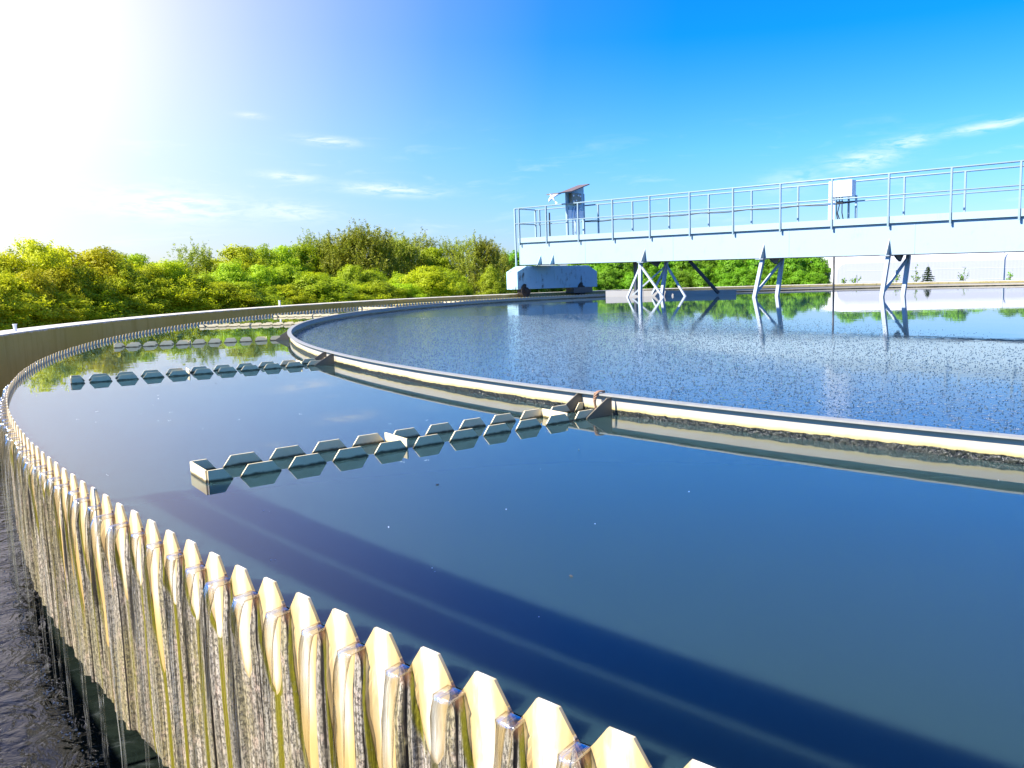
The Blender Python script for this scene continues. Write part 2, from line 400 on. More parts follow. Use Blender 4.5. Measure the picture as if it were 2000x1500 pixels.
# ------------------------------------------------------------------ world: clear sky, added lens-glare glow low in the left, thin cloud streaks
W = D.worlds.new("World"); SC.world = W; W.use_nodes = True
t = NT(W.node_tree)
sky = t.new('ShaderNodeTexSky', sky_type='NISHITA'); sky.sun_disc=False; sky.sun_elevation=SUN_EL
sky.sun_rotation = math.pi/2 - SUN_AZ; sky.air_density=1.0; sky.dust_density=.6; sky.ozone_density=1.6
gen = t.new('ShaderNodeTexCoord').outputs['Generated']
nv = t.new('ShaderNodeVectorMath', operation='NORMALIZE'); t.link(gen, nv.inputs[0]); dirv = nv.outputs[0]
dx,dy,dz = t.xyz(dirv)[:3]
el = t.math('MULTIPLY', t.math('ARCSINE', dz), 180/math.pi)
az = t.math('MULTIPLY', t.math('ARCTAN2', dx, dy), 180/math.pi)
grade = t.new('ShaderNodeValToRGB'); t.link(t.math('DIVIDE', el, 60, clamp=True), grade.inputs[0])
cr = grade.color_ramp
SKYG = [(0,(.52,.60,.85)),(.06,(.42,.62,.98)),(.14,(.26,.66,1.22)),(.26,(.02,.55,1.50)),(.42,(.02,.54,1.75)),(.62,(.10,.46,1.2)),(.82,(.55,.68,.95)),(1.0,(.85,.88,.95))]
cr.elements[0].position=0; cr.elements[0].color=SKYG[0][1]+(1,); cr.elements[1].position=1; cr.elements[1].color=SKYG[-1][1]+(1,)
for pz,c in SKYG[1:-1]:
    e = cr.elements.new(pz); e.color = c+(1,)
skyc = t.mix(1.0, sky.outputs[0], grade.outputs[0], 'MULTIPLY')
# thin cirrus
cv = t.comb(t.math('MULTIPLY',az,.16), t.math('MULTIPLY',t.math('SUBTRACT',el,t.math('MULTIPLY',az,.03)),.9), 0)
cn = t.noise(cv, 1.0, 6, .62, .5)
band = t.math('MULTIPLY', t.sstep(el,1.0,4.0), t.sstep(el,11.5,6.5))
cl = t.math('MULTIPLY', t.math('MULTIPLY', t.sstep(cn,.52,.80), band), .22)
WISPS = [(-16.7,9.2,2.8,.28,.7),(-21.3,10.6,1.4,.18,.4),(-12.8,6.1,5.2,.38,.7),(-19.2,6.9,2.8,.30,.6),(-26.5,5.0,7.5,.9,.7),(-19.5,4.7,4.5,.6,.5),
         (19.2,7.1,3.4,.6,.75),(21.5,8.0,2.8,.4,.7),(26.5,8.6,4.2,.28,.75),(14.5,6.0,3.6,.7,.4)]
nz = t.noise(t.comb(t.math('MULTIPLY',az,.55), t.math('MULTIPLY',el,2.6), 0), 1.0, 5, .65, .6)
for a0,e0,wa,we,s in WISPS:
    u = t.math('DIVIDE', t.math('SUBTRACT',az,a0), wa*.6)
    v = t.math('DIVIDE', t.math('SUBTRACT',t.math('SUBTRACT',el,e0),t.math('MULTIPLY',t.math('SUBTRACT',az,a0),(-.06 if a0<0 else .10))), we)
    g = t.math('EXPONENT', t.math('MULTIPLY', t.math('ADD',t.math('MULTIPLY',u,u),t.math('MULTIPLY',v,v)), -1))
    cl = t.math('MAXIMUM', cl, t.math('MULTIPLY', t.math('MULTIPLY', g, t.sstep(nz,.30,.66)), s*.85))
# added glow at the left, standing in for lens flare
gd = Vector((math.sin(R_(-40))*math.cos(R_(16)), math.cos(R_(-40))*math.cos(R_(16)), math.sin(R_(16))))
dp = t.new('ShaderNodeVectorMath', operation='DOT_PRODUCT'); t.link(dirv, dp.inputs[0]); dp.inputs[1].default_value=gd
ang = t.math('MULTIPLY', t.math('ARCCOSINE', t.math('MINIMUM', dp.outputs['Value'], .99999)), 180/math.pi)
GLOW = [(0,1.0),(7,.86),(11,.66),(15,.47),(19,.33),(24,.20),(30,.09),(37,.02),(45,0)]
gr = t.new('ShaderNodeValToRGB'); t.link(t.math('DIVIDE',ang,45,clamp=True), gr.inputs[0])
ce = gr.color_ramp; ce.elements[0].position=0; ce.elements[0].color=(1,1,1,1); ce.elements[1].position=1; ce.elements[1].color=(0,0,0,1)
for a_,v_ in GLOW[1:-1]:
    e = ce.elements.new(a_/45); e.color=(v_,v_,v_,1)
SKS = .079
CLOUD = (5.6,5.9,6.3); GLOWC = t.mix(t.sstep(el,9,1), (6.9,6.3,6.6), (7.0,6.4,5.3))
c = t.mix(cl, skyc, CLOUD)
c = t.mix(gr.outputs[0], c, GLOWC)
bg = t.new('ShaderNodeBackground'); bg.inputs[1].default_value=SKS; t.link(c, bg.inputs[0])
ow = t.new('ShaderNodeOutputWorld'); t.link(bg.outputs[0], ow.inputs[0])

# ------------------------------------------------------------------ sun
sl = D.lights.new('sun','SUN'); sl.energy=4.5; sl.angle=R_(.5); sl.color=(1,.94,.85)
so = D.objects.new('sun', sl); COL.objects.link(so); so.location=(-30,-10,30); so.rotation_euler = SUNV.to_track_quat('Z','Y').to_euler()

# ------------------------------------------------------------------ camera
cam = D.cameras.new('camera'); co = D.objects.new('camera', cam); COL.objects.link(co); SC.camera = co
cam.sensor_width=36; cam.lens = 1573.875/2000*36; cam.shift_x=-(1137.074-1000)/2000; cam.shift_y=(732.68-750)/2000
cam.clip_start=.05; cam.clip_end=3000
pp, rr = R_(-6.9767), R_(-1.31385)
fw = Vector((0,math.cos(pp),math.sin(pp))); rt0=Vector((1,0,0)); up0=Vector((0,-math.sin(pp),math.cos(pp)))
rt = rt0*math.cos(rr)+up0*math.sin(rr); up = -rt0*math.sin(rr)+up0*math.cos(rr)
mx = Matrix((rt,up,-fw)).transposed().to_4x4(); mx.translation=(0,0,.72); co.matrix_world = mx

# ================================================================== SETTING
def annulus(name, r0, r1, z, m, n=256, kind='structure'):
    vs=[]; fs=[]
    for i in range(n):
        a=360*i/n; vs += [P(a,r0,z),P(a,r1,z)]
    for i in range(n):
        j=(i+1)%n; fs.append((2*i,2*i+1,2*j+1,2*j))
    return tag(obj(name,vs,fs,m), kind=kind)
annulus('ground', 20.2, 900, -1.0, M['ground'], 128)
annulus('water', RB-.004, RW-.006, 0.0, M['water'])
annulus('channel_water', 18.0, 20.0, -.95, M['channel'])
vs=[P(0,0,0)]+[P(360*i/256,RB-.012,0) for i in range(256)]
tag(obj('scum_water', vs, [(0,1+i,1+(i+1)%256) for i in range(256)], M['scum']), kind='structure')

# outer tank wall with a pale top
wall = empty('tank_wall', P(-165,20.2,-1)); tag(wall,'low round concrete wall with a pale top enclosing the whole tank','wall')
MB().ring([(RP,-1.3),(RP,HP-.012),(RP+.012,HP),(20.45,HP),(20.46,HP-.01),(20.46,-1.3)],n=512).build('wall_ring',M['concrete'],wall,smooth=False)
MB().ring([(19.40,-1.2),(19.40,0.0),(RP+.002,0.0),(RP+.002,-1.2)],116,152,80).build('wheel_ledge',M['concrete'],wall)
lw = MB().ring([(18.30,-1.3),(18.30,-.35),(18.52,-.35),(18.52,-1.3)],n=256).build('channel_wall',M['darkwall'],wall)
# two little marker pins on the wall top
for nm,a,h,lab in (('marker_pin',-167.3,.085,'short white pin on the wall top near the left edge of the photo'),('marker_pin',165.2,.13,'short white pin on the wall top before the darker pines')):
    pn = empty(nm,P(a,20.15,HP)); tag(pn,lab,'pin')
    MB().tube([P(a,20.15,HP-.01),P(a,20.15,HP+h)],.022,8).build('pin_shaft',M['whitepaint'],pn)
    MB().tube([P(a,20.15,HP+h),P(a,20.15,HP+h+.014)],.03,8).build('pin_cap',M['whitepaint'],pn)

# ================================================================== OVERFLOW WEIR
KH, KT, NB = .0490, .165, -.014       # tooth top, half flat width (in pitches), notch bottom
def tooth_h(u):
    a=abs(u)
    return KH if a<=KT else KH+(NB-KH)*(a-KT)/(.5-KT)
def idx2deg(i): return A0 - i*DA
us = [-.5,-.42,-.33,-.25,-KT,-.08,0,.08,KT,.25,.33,.42]
rows = [0,.02,.04,.065,.09,.12,.16,.2,.25,.3,.35,.4,.45,.5,.55,.6,.65,.7,.75,.8,.85,.9,.95,1.0]
def crust(U,z,rng):
    k=math.floor(U); fu=U-k-.5
    r=rng[k%997]
    a=abs(fu); d=0
    rim=max(0,min(1,(a-.22)/.12)); depth=max(0,min(1,(-.01-z)/.10))
    d += .010*rim*depth*(.6+.8*r)
    d += .0025*math.sin(U*47+6*r)*depth + .0015*math.sin(z*9+9*r)*depth
    if a>.43: d -= .008*depth*(a-.43)/.07
    return d
rng=np.random.rand(997)
K0,K1 = -22, 74                     # the near stretch, modelled closely
vs=[];uv=[];fs=[]
cols=[]
for k in range(K0,K1):
    for u in us: cols.append((k+.5+u, tooth_h(u)+(rng[(k*7)%997]-.5)*.005*(1 if abs(u)<.34 else .2)))
cols.append((K1+0.0, NB))
nr=len(rows); nc=len(cols)
for U,h in cols:
    i = U-.5+.165                   # tooth index -> angle (tooth i has its far top corner at i)
    bot = -.715-.012*math.sin(U*1.7)-.012*rng[int(U)%997]
    for q in rows:
        z = h+(bot-h)*q
        vs.append(P(idx2deg(i), RW+crust(U,z,rng), z)); uv.append((U,z))
for c_ in range(nc-1):
    for r_ in range(nr-1):
        a=c_*nr+r_; b=(c_+1)*nr+r_; fs.append((a,b,b+1,a+1))
nb=len(vs)
for U,h in cols:
    i=U-.5+.165
    for z in (h,-.45,-.73):
        vs.append(P(idx2deg(i),RW-.006 if z>-.7 else RW-.004,z)); uv.append((U,z))
for c_ in range(nc-1):
    a=nb+c_*3; b=a+3
    fs += [(a+1,b+1,b,a),(a+2,b+2,b+1,a+1),(c_*nr,a,b,(c_+1)*nr)]
    fs.append((c_*nr+nr-1,(c_+1)*nr+nr-1,b+2,a+2))
# the rest of the ring, teeth in plain outline
nteeth=int(round(360/DA)); cols2=[]
for k in range(K1, K0+nteeth):
    for u in (-.5,-KT,KT): cols2.append((k+.5+u,tooth_h(u)))
cols2.append((K0+nteeth+0.0,NB))
nb=len(vs); tot=(K0+nteeth)-K1; span=(360-(K1-K0)*DA)
for U,h in cols2:
    ang = idx2deg(K1-.5+.165) - span*(U-K1)/tot
    for r_,z in ((RW,-.7),(RW,-.05),(RW,h),(RW-.006,h),(RW-.006,-.7)):
        vs.append(P(ang,r_,z)); uv.append((U,z))
for c_ in range(len(cols2)-1):
    a=nb+c_*5; b=a+5
    for q in range(4): fs.append((a+q,b+q,b+q+1,a+q+1))
weir=obj('toothed_weir',vs,fs,M['weir'],uvs=uv,origin=P(-135,RW,-.7))
tag(weir,'long curved weir sheet edged with cream pointed teeth, stained with moss and lime','weir')

# ================================================================== WATER STREAMS THROUGH THE NOTCHES
def jet_mesh(seed):
    rg=random.Random(seed); n=10; ts=[]
    zs=[-.004,-.001,-.003,-.009,-.020,-.036,-.06,-.09,-.125,-.165,-.21,-.26,-.32,-.38,-.45,-.52,-.60,-.68,-.76,-.84,-.92,-.97]
    vs=[];uv=[];fs=[]
    ph=rg.random()*6; drift=(rg.random()-.5)*.02; out=.046+.03*rg.random(); wid=.8+.4*rg.random()
    for i,z in enumerate(zs):
        tt_=math.sqrt(max(0,(.012-z))*2/9.81)
        if i==0: r=-.012
        elif i==1: r=-.005
        else: r=.008+out*(1-math.exp(-tt_*9.5))
        w=.0235*wid if i<3 else .0235*wid*(.72+.28*math.exp(-tt_*16))
        if z<-.2: w*=1+.5*min(1,(-.2-z)/.4)*(.5+.4*math.sin(ph*3))
        th=.013 if i<6 else max(.004,.015*math.exp(-tt_*2.6))
        cx=drift*tt_*2+.004*math.sin(z*22+ph)*min(1,tt_*4)
        vr=out*9.5*math.exp(-tt_*9.5); vz=9.81*tt_; nn=math.hypot(vr,vz) or 1; nr_,nz_=vz/nn,vr/nn
        flare=max(0,.55-tt_*5)
        for k in range(n):
            a=2*math.pi*k/n
            wob=1+.14*math.sin(3*a+z*60+ph)*min(1,tt_*5)
            vs.append((cx+w*math.cos(a)*wob*(1+flare*math.sin(a)), r+nr_*th*math.sin(a)*wob, z+nz_*th*math.sin(a)*wob))
            uv.append((abs(2*k/n-1)*1.0, -z))
    for i in range(len(zs)-1):
        for k in range(n):
            k2=(k+1)%n; fs.append((i*n+k,i*n+k2,(i+1)*n+k2,(i+1)*n+k))
    me=D.meshes.new('water_stream'); me.from_pydata(vs,[],fs)
    ul=me.uv_layers.new(name='UVMap'); vi=np.empty(len(me.loops),dtype=np.int32); me.loops.foreach_get('vertex_index',vi)
    ul.data.foreach_set('uv',np.asarray(uv,dtype=np.float32)[vi].ravel())
    me.polygons.foreach_set('use_smooth',[True]*len(me.polygons)); me.materials.append(M['jet']); me.update(); return me
jets=[jet_mesh(i) for i in range(9)]
for k in range(-3,72):
    o=D.objects.new('water_stream',jets[random.randrange(9)]); COL.objects.link(o)
    a=idx2deg(k+.165-.5+.5-.0+ .165*0 -.0) if False else idx2deg(k-.5+.165)
    o.location=P(a,RW,0); o.rotation_euler=(0,0,R_(a)-math.pi/2); o.scale=(random.uniform(.70,1.10),random.uniform(.65,1.2),1)
    tag(o,'clear water stream falling from a notch of the toothed weir','water stream','water streams falling from the weir notches')

# ================================================================== SCUM BAFFLE RING
baf=empty('scum_baffle',P(-135,RB,0)); tag(baf,'low cream ring wall with a flat grey lip and a black waterline in mid tank','baffle')
MB().ring([(RB-.012,-.5),(RB-.012,HB-.009),(RB,HB-.009),(RB,-.5)],n=512).build('ring_sheet',M['baffle'],baf)
MB().ring([(RB-.020,HB-.008),(RB-.020,HB),(RB+.030,HB),(RB+.030,HB-.008)],n=512).build('lip',M['lip'],baf)

# ================================================================== RADIAL TROUGHS
def tprof(r_out, r_in):
    """outline of one toothed side plate as (radius, z), teeth along the top"""
    pts=[(r_out,-.28),(r_out,.045)]
    c=r_out-.01; pitch=.18
    while c>r_in-.2:
        for dr,zz in ((-.045,.045),(-.081,-.004),(-.09,-.012),(-.099,-.004),(-.135,.045)):
            r=c+dr
            if r<r_in: break
            pts.append((r,zz))
        c-=pitch
    zl=pts[-1][1]; pts += [(r_in,zl if zl>0 else .045*0+zl),(r_in,-.28)]
    return pts
TR=[(-135.80,-135.25),(-148.35,-148.42),(-160.70,-161.0),(-174.33,-174.5),(174.9,174.3),(162.45,162.0),(149.8,149.5)]
TLAB=['nearest radial trough of toothed plates with a pale end plate facing the weir','second radial trough of toothed plates from the camera, reaching into the pale water',
 'third radial trough from the camera, lying where the tree reflections begin','fourth radial trough from the camera, its plates bright in the sun',
 'fifth radial trough from the camera, half hidden by the baffle','sixth radial trough from the camera, a bright line past the baffle rim','farthest visible radial trough, a small bright dash beyond the baffle']
for (ao,ai),lab in zip(TR,TLAB):
    po=P(ao,18.352,0); pi_=P(ai,RB+.012,0); ax=(pi_-po).normalized(); sd=Vector((-ax.y,ax.x,0))
    Ltot=(pi_-po).length
    tr=empty('collection_trough',po); tag(tr,lab,'trough','radial troughs between weir and baffle')
    prof=tprof(18.352,18.352-Ltot+.004)
    for sgn in (-1,1):
        poly=[po+ax*(18.352-r)+sd*(sgn*.105)+Vector((0,0,z)) for r,z in prof]
        MB().prism(poly, sd*(.007*sgn)).build('side_plate',M['trough'],tr)
        # bracket that carries the plate on the baffle
        q=[pi_-ax*.0+sd*(sgn*.118)+Vector((0,0,HB-.012)),pi_-ax*.03+sd*(sgn*.118)+Vector((0,0,HB-.012)),pi_-ax*.17+sd*(sgn*.118)+Vector((0,0,.008)),pi_-ax*.17+sd*(sgn*.118)+Vector((0,0,-.25)),pi_+sd*(sgn*.118)+Vector((0,0,-.25))]
        MB().prism(q, sd*(.007*sgn)).build('bracket',M['bracket'],tr)
    m=MB()
    def cross(d,zt,zb=-.28):
        p0=po+ax*d-sd*.104; p1=po+ax*d+sd*.104; e=ax*.006
        return MB().hexa([p0+Vector((0,0,zb)),p1+Vector((0,0,zb)),p1+e+Vector((0,0,zb)),p0+e+Vector((0,0,zb)),p0+Vector((0,0,zt)),p1+Vector((0,0,zt)),p1+e+Vector((0,0,zt)),p0+e+Vector((0,0,zt))])
    cross(-.007,.046).build('end_plate',M['trough'],tr)
    cross(18.352-17.545,.044).build('cross_plate',M['trough'],tr)
    cross(18.352-16.66,.044).build('cross_plate',M['trough'],tr)
    MB().hexa([po+sd*-.1+Vector((0,0,-.29)),po+sd*.1+Vector((0,0,-.29)),pi_+sd*.1+Vector((0,0,-.29)),pi_+sd*-.1+Vector((0,0,-.29)),po+sd*-.1+Vector((0,0,-.283)),po+sd*.1+Vector((0,0,-.283)),pi_+sd*.1+Vector((0,0,-.283)),pi_+sd*-.1+Vector((0,0,-.283))]).build('trough_floor',M['trough'],tr)
# old rope over the baffle lip between the nearest brackets
ra=-135.17
m=MB()
for ph in (0,2.1,4.2):
    pts=[]
    for i in range(40):
        f=i/39
        if f<.18: a_=f/.18*math.pi; r=RB+.006+ -.032*math.cos(a_); z=HB+.002+.009*math.sin(a_)
        else: g=(f-.18)/.82; r=RB+.040+.006*math.sin(g*7); z=HB-.002-.125*g
        wob=.0055*(1+.5*math.sin(f*9)); pts.append(P(ra+.012*math.sin(f*8)+ (wob/16.4*57.3)*math.cos(f*26+ph), r+wob*math.sin(f*26+ph), z))
    m.tube(pts,.0042,6)
tag(m.build('rope',M['rope'],None,smooth=True,origin=P(ra,RB,0)),'frayed brown rope tied over the baffle lip between two brackets','rope')

# ================================================================== SCRAPER BRIDGE
br=empty('scraper_bridge',B(10,2.2,1.1)); tag(br,'long pale blue travelling bridge with railings on legs across the tank','bridge')
S0,S1=20.15,-3.0
ZB=lambda s: 1.07+(1.192-1.07)*(s-3.2)/16.95          # beam bottom
ZT=lambda s: ZB(s)+.83
def beam(o0,o1,dz0,dz1,s0=S0,s1=S1,m=None,ztop=False):
    m=m or MB(); f=ZT if ztop else ZB
    return m.bbox(s0,s1,o0,o1,f(s0)+dz0,f(s0)+dz1,f(s1)+dz0,f(s1)+dz1)
beam(1.70,1.73,.012,.826).build('girder',M['bluepaint'],br)
beam(2.57,2.60,.012,.826).build('girder',M['bluepaint'],br)
m=beam(1.655,1.80,0,.012); beam(2.50,2.645,0,.012,m=m); m.build('bottom_flange',M['darksteel'],br)
beam(1.66,2.64,.0,.035,ztop=True).build('deck',M['bluepaint'],br)
beam(1.628,1.652,-.012,.165,ztop=True).build('kick_plate',M['bluepaint'],br)
beam(2.648,2.668,-.012,.165,ztop=True).build('kick_plate',M['bluepaint'],br)
MB().bbox(S0+.01,S0+.03,1.70,2.60,ZB(S0),ZT(S0)).build('end_plate',M['bluepaint'],br)
for s in (17.6,14.3,11.2,8.2,5.2,2.2):                  # cross frames under the deck
    MB().bbox(s,s+.05,1.74,2.56,ZB(s)+.02,ZB(s)+.3).build('cross_frame',M['darksteel'],br)
HR=1.25
for s in (16.9,13.2,9.2,5.7,2.4):
    MB().bbox(s,s+.018,1.6935,1.699,ZB(s)+.02,ZT(s)-.02).build('plate_seam',M['bluepaint'],br)
# railings
near=[20.05]+[18.66-1.537*k for k in range(0,15)]
for side,o in ((0,1.615),(1,2.70)):
    for s in near:
        zt=ZT(s); MB().bar(B(s,o,zt-.10),B(s,o,zt+HR),.045,.05).build('post',M['railpaint'],br)
    for nm,h,r_ in (('handrail',HR,.024),('mid_rail',.70,.019)):
        MB().tube([B(20.27,o,ZT(20.27)+h),B(S1,o,ZT(S1)+h)],r_,8).build(nm,M['railpaint'],br,smooth=True)
for o in (1.615,2.70):
    MB().bar(B(20.27,o,ZB(20.27)-.02),B(20.27,o,ZT(20.27)+HR),.05,.05).build('end_post',M['bluepaint'],br)
for h in (HR,.70):
    MB().tube([B(20.27,1.615,ZT(20.27)+h),B(20.27,2.70,ZT(20.27)+h)],.02,8).build('end_rail',M['bluepaint'],br,smooth=True)
# black cable sagging along the far rail
pts=[]
for i in range(0,91):
    s=17.9-10.2*i/90; f=(i%15)/15
    pts.append(B(s,2.672,ZT(s)+.685-.035*math.sin(math.pi*f)))
MB().tube(pts,.016,6).build('cable',M['cable'],br,smooth=True)
# triangular gussets on the near girder
def gusset(s,o,h,out,mt='steel',d=.03,base=0.0):
    MB().prism([B(s,o,ZB(s)+base),B(s,o-out,ZB(s)+base),B(s,o,ZB(s)+base+h)],B(s+d,0,0)-B(s,0,0)).build('gusset',M[mt],br)
for s in (14.30,9.98,6.34): gusset(s,1.70,.42,.24)
for s in (19.05,18.42): gusset(s,1.70,.36,.20,'carpaint',.02)
for s in (14.30,9.98,6.34):
    MB().bbox(s-.09,s+.16,1.45,1.74,ZB(s)-.03,ZB(s)-.002).build('foot_plate',M['steel'],br)
    MB().prism([B(s-.1,1.85,ZB(s)),B(s-.1,2.45,ZB(s)),B(s-.1,2.25,ZB(s)-.17),B(s-.1,2.05,ZB(s)-.10)],B(.06,0,0)-B(0,0,0)).build('hanger_plate',M['darksteel'],br)
# legs
LEGS=[((14.42,14.46),(14.09,14.30)),((9.98,10.24),(9.87,10.03)),((6.33,6.48),(6.16,6.28))]
for i,((nt,nb_),(ft,fb)) in enumerate(LEGS):
    def pt(s0,s1,o,z):
        z0=ZB(s0); f=(z0-z)/(z0-0); return B(s0+(s1-s0)*f,o,z)
    for (a,b,o) in ((nt,nb_,1.60),(ft,fb,2.58)):
        MB().bar(B(a,o,ZB(a)),pt(a,b,o,-.5),.10,.11).build('leg',M['legsteel'],br)
    if i:
        MB().bar(pt(nt,nb_,1.62,.12),B(ft,2.56,ZB(ft)-.06),.05,.07).build('brace',M['legsteel'],br)
for (s,o,s0,s1) in ((14.42,1.60,15.02,13.50),(14.09,2.58,14.78,13.32)):
    for se in (s0,s1):
        a=B(s,o,ZB(s)-.12); b=B(se,o,-.05); b=b+(b-a).normalized()*.3
        MB().bar(a,b,.06,.06).build('brace',M['legsteel'],br)
MB().bar(B(14.15,2.50,.95),B(15.05,1.95,.06),.05,.05).build('brace',M['legsteel'],br)
# skimmer board and its hangers
def sk(f): return B(16.15+(12.15-16.15)*f, 1.86+(3.75-1.86)*f, 0)
m=MB(); dn=Vector((N2[0]*.03,N2[1]*.03,0))
for f0,f1,z0,z1 in ((0,.30,.215,.205),(.302,1,.195,.155)):
    a=sk(f0); b=sk(f1)
    m.hexa([a+Vector((0,0,-.3)),b+Vector((0,0,-.3)),b+dn+Vector((0,0,-.3)),a+dn+Vector((0,0,-.3)),a+Vector((0,0,z0)),b+Vector((0,0,z1)),b+dn+Vector((0,0,z1)),a+dn+Vector((0,0,z0))])
m.build('skimmer_board',M['palesheet'],br)
a=sk(.24)+Vector((0,0,.1)); MB().bar(a,Vector((a.x,a.y,ZB(15))),.09,.09).build('hanger',M['darksteel'],br)
b=sk(.87)+Vector((0,0,.08)); MB().bar(b,B(13.15,2.55,ZB(13.1)),.09,.09).build('hanger',M['darksteel'],br)
# sounding pole
MB().tube([B(7.84,1.66,-.6),B(7.84,1.66,ZB(7.84))],.028,8).build('pole',M['cable'],br,smooth=True)
# end carriage with its wheels
def cfs(o): return 19.62-(o-1.02)*.12            # the carriage follows the curve of the wall
CW=.58
prof=[(1.02,.30),(1.02,.945),(1.45,1.150),(4.52,1.140),(4.95,.91),(4.95,.305)]
car=MB().prism([B(cfs(o),o,z) for o,z in prof],B(CW,0,0)-B(0,0,0)).build('carriage',M['carpaint'],br,bevel=.015)
for o in (1.42,4.18):
    wv=MB(); q=cfs(o)
    wv.tube([B(q+.0,o,.262),B(q+.02,o,.262),B(q+.22,o-.03,.262),B(q+.24,o-.03,.262)],[.225,.262,.262,.225],28).build('wheel',M['rubber'],car)
    MB().tube([B(q-.03,o,.262),B(q+.0,o,.262)],.11,16).build('hub',M['rubber'],car)
MB().bbox(cfs(4.2)-.03,cfs(4.2)+.40,3.62,4.72,.09,.31).build('wheel_guard',M['darksteel'],car)
for o0,o1 in ((1.9,2.55),(2.75,3.9)):
    MB().prism([B(cfs(o0)-.010,o0,.42),B(cfs(o1)-.010,o1,.42),B(cfs(o1)-.010,o1,1.02),B(cfs(o0)-.010,o0,1.02)],B(.012,0,0)-B(0,0,0)).build('cover_panel',M['carpaint'],car)

# control stand with a small lean-to roof on the bridge deck
cs=empty('control_stand',B(17.75,2.2,ZT(17.75)+.03)); tag(cs,'blue control stand with a brown sloping roof on the far end of the bridge','control stand')
zd=ZT(17.75)+.036
for o in (1.74,2.62): MB().bar(B(17.75,o,zd),B(17.75,o,zd+1.62),.07,.07).build('upright',M['bluepaint'],cs)
for o in (1.98,2.12,2.3): MB().tube([B(17.70,o,zd),B(17.70,o,zd+.9),B(17.68,o+.06,zd+1.12)],.028,8).build('conduit',M['whitepaint'],cs,smooth=True)
MB().prism([B(17.72,1.76,zd+1.02),B(17.72,2.62,zd+1.02),B(17.72,2.62,zd+1.88),B(17.72,1.68,zd+1.60)],B(.03,0,0)-B(0,0,0)).build('back_panel',M['carpaint'],cs)
MB().prism([B(17.715,1.76,zd+.72),B(17.715,2.62,zd+.72),B(17.715,2.62,zd+1.018),B(17.715,1.76,zd+1.018)],B(.03,0,0)-B(0,0,0)).build('lower_panel',M['whitepaint'],cs)
bx=MB().bbox(17.56,17.70,1.80,2.32,zd+1.22,zd+1.60).build('switch_box',M['greybox'],cs,bevel=.01)
for o,z in ((1.88,1.30),(1.88,1.5),(2.02,1.34),(2.14,1.52),(2.24,1.30),(2.24,1.50)):
    MB().tube([B(17.56,o,zd+z),B(17.535,o,zd+z)],.032,10).build('gauge',M['whitepaint'],bx)
m=MB()
for (oa,za),(ob,zb2) in (((.98,1.50),(1.66,1.60)),((1.66,1.60),(2.64,1.92))):
    m.hexa([B(17.45,oa,zd+za),B(17.45,ob,zd+zb2),B(18.0,ob,zd+zb2),B(18.0,oa,zd+za),B(17.45,oa,zd+za+.035),B(17.45,ob,zd+zb2+.035),B(18.0,ob,zd+zb2+.035),B(18.0,oa,zd+za+.035)])
m.build('roof',M['brownboard'],cs)
MB().bar(B(19.45,2.62,ZT(19.4)+.03),B(19.45,2.62,ZT(19.4)+1.1),.04,.04).build('stay',M['cable'],cs)

# white electrical cabinet
cab=empty('electrical_cabinet',B(7.85,2.3,ZT(7.85)+.03)); tag(cab,'white electrical cabinet on a stand behind the bridge railing','cabinet')
zd=ZT(7.8)+.036
bx=MB().bbox(8.27,7.60,2.20,2.48,zd+.77,zd+1.215).build('case',M['whitepaint'],cab,bevel=.012)
MB().bbox(8.25,7.62,2.19,2.197,zd+.79,zd+1.195).build('door',M['whitepaint'],cab)
MB().bbox(8.32,8.14,2.30,2.34,zd,zd+.77).build('stand_plate',M['whitepaint'],cab)
MB().bar(B(7.58,2.45,zd),B(7.58,2.45,zd+.8),.05,.05).build('stand_leg',M['bluepaint'],cab)
for s,w_ in ((8.06,.0),(7.98,.05),(7.90,.0)):
    MB().tube([B(s,2.26,zd+.77),B(s,2.26,zd+.55),B(s+w_,2.26,zd+.34),B(s-.06,2.28,zd)],.016,6).build('conduit',M['cable'],cab,smooth=True)
MB().bbox(8.06,7.88,2.24,2.30,zd+.60,zd+.66).build('gland_bar',M['cable'],cab)

# ================================================================== ADDED RAILS unseen beside camera (made to cast the bar-shaped shadow on the water)
hr=empty('shadow_rail',P(-136,19.98,HP)); tag(hr,'unseen rail added beside the camera to shade the near water','handrail')
def arc(a0,a1,r0,r1,z0,z1,n=40): return MB().ring([(r0,z0),(r0,z1),(r1,z1),(r1,z0)],a0,a1,n)
arc(-136.7,-112,19.99,20.06,1.395,1.465).build('shadow_top_rail',M['steel'],hr)
arc(-136.7,-112,20.01,20.05,1.272,1.340).build('mid_rail',M['steel'],hr)  # middle bar of the added unseen shadow rail
for a in (-136.6,-112.2): MB().tube([P(a,20.03,HP),P(a,20.03,1.40)],.011,8).build('shadow_rail_post',M['steel'],hr)

# ================================================================== WHITE HALL beyond the tank
hall=empty('white_hall',(24,48,-1)); tag(hall,'low white hall of ribbed sheet with a rounded roof edge at the right','building')
x0,x1=15.2,46; yb=48
prof=[(yb,-1.0),(yb,1.12)]+[(yb+.62*(1-math.cos(a)),1.12+.62*math.sin(a)) for a in [R_(x) for x in (18,36,54,72,90)]]+[(yb+10,1.9),(yb+10,-1)]
nseg=6; vs=[];fs=[]
shr=[0,.10,.35,1.0]                 # rounded left shoulder
xs=[x0,x0+.06,x0+.22,x0+.5,x1]
zs_=[.72,.86,.95,1.0,1.0]
for x_,k in zip(xs,zs_):
    for y_,z_ in prof: vs.append((x_,y_,z_ if z_<=-1 else -1+(z_+1)*(k if z_>.5 else 1)))
mm=len(prof)
for i in range(len(xs)-1):
    for k in range(mm-1): fs.append((i*mm+k,(i+1)*mm+k,(i+1)*mm+k+1,i*mm+k+1))
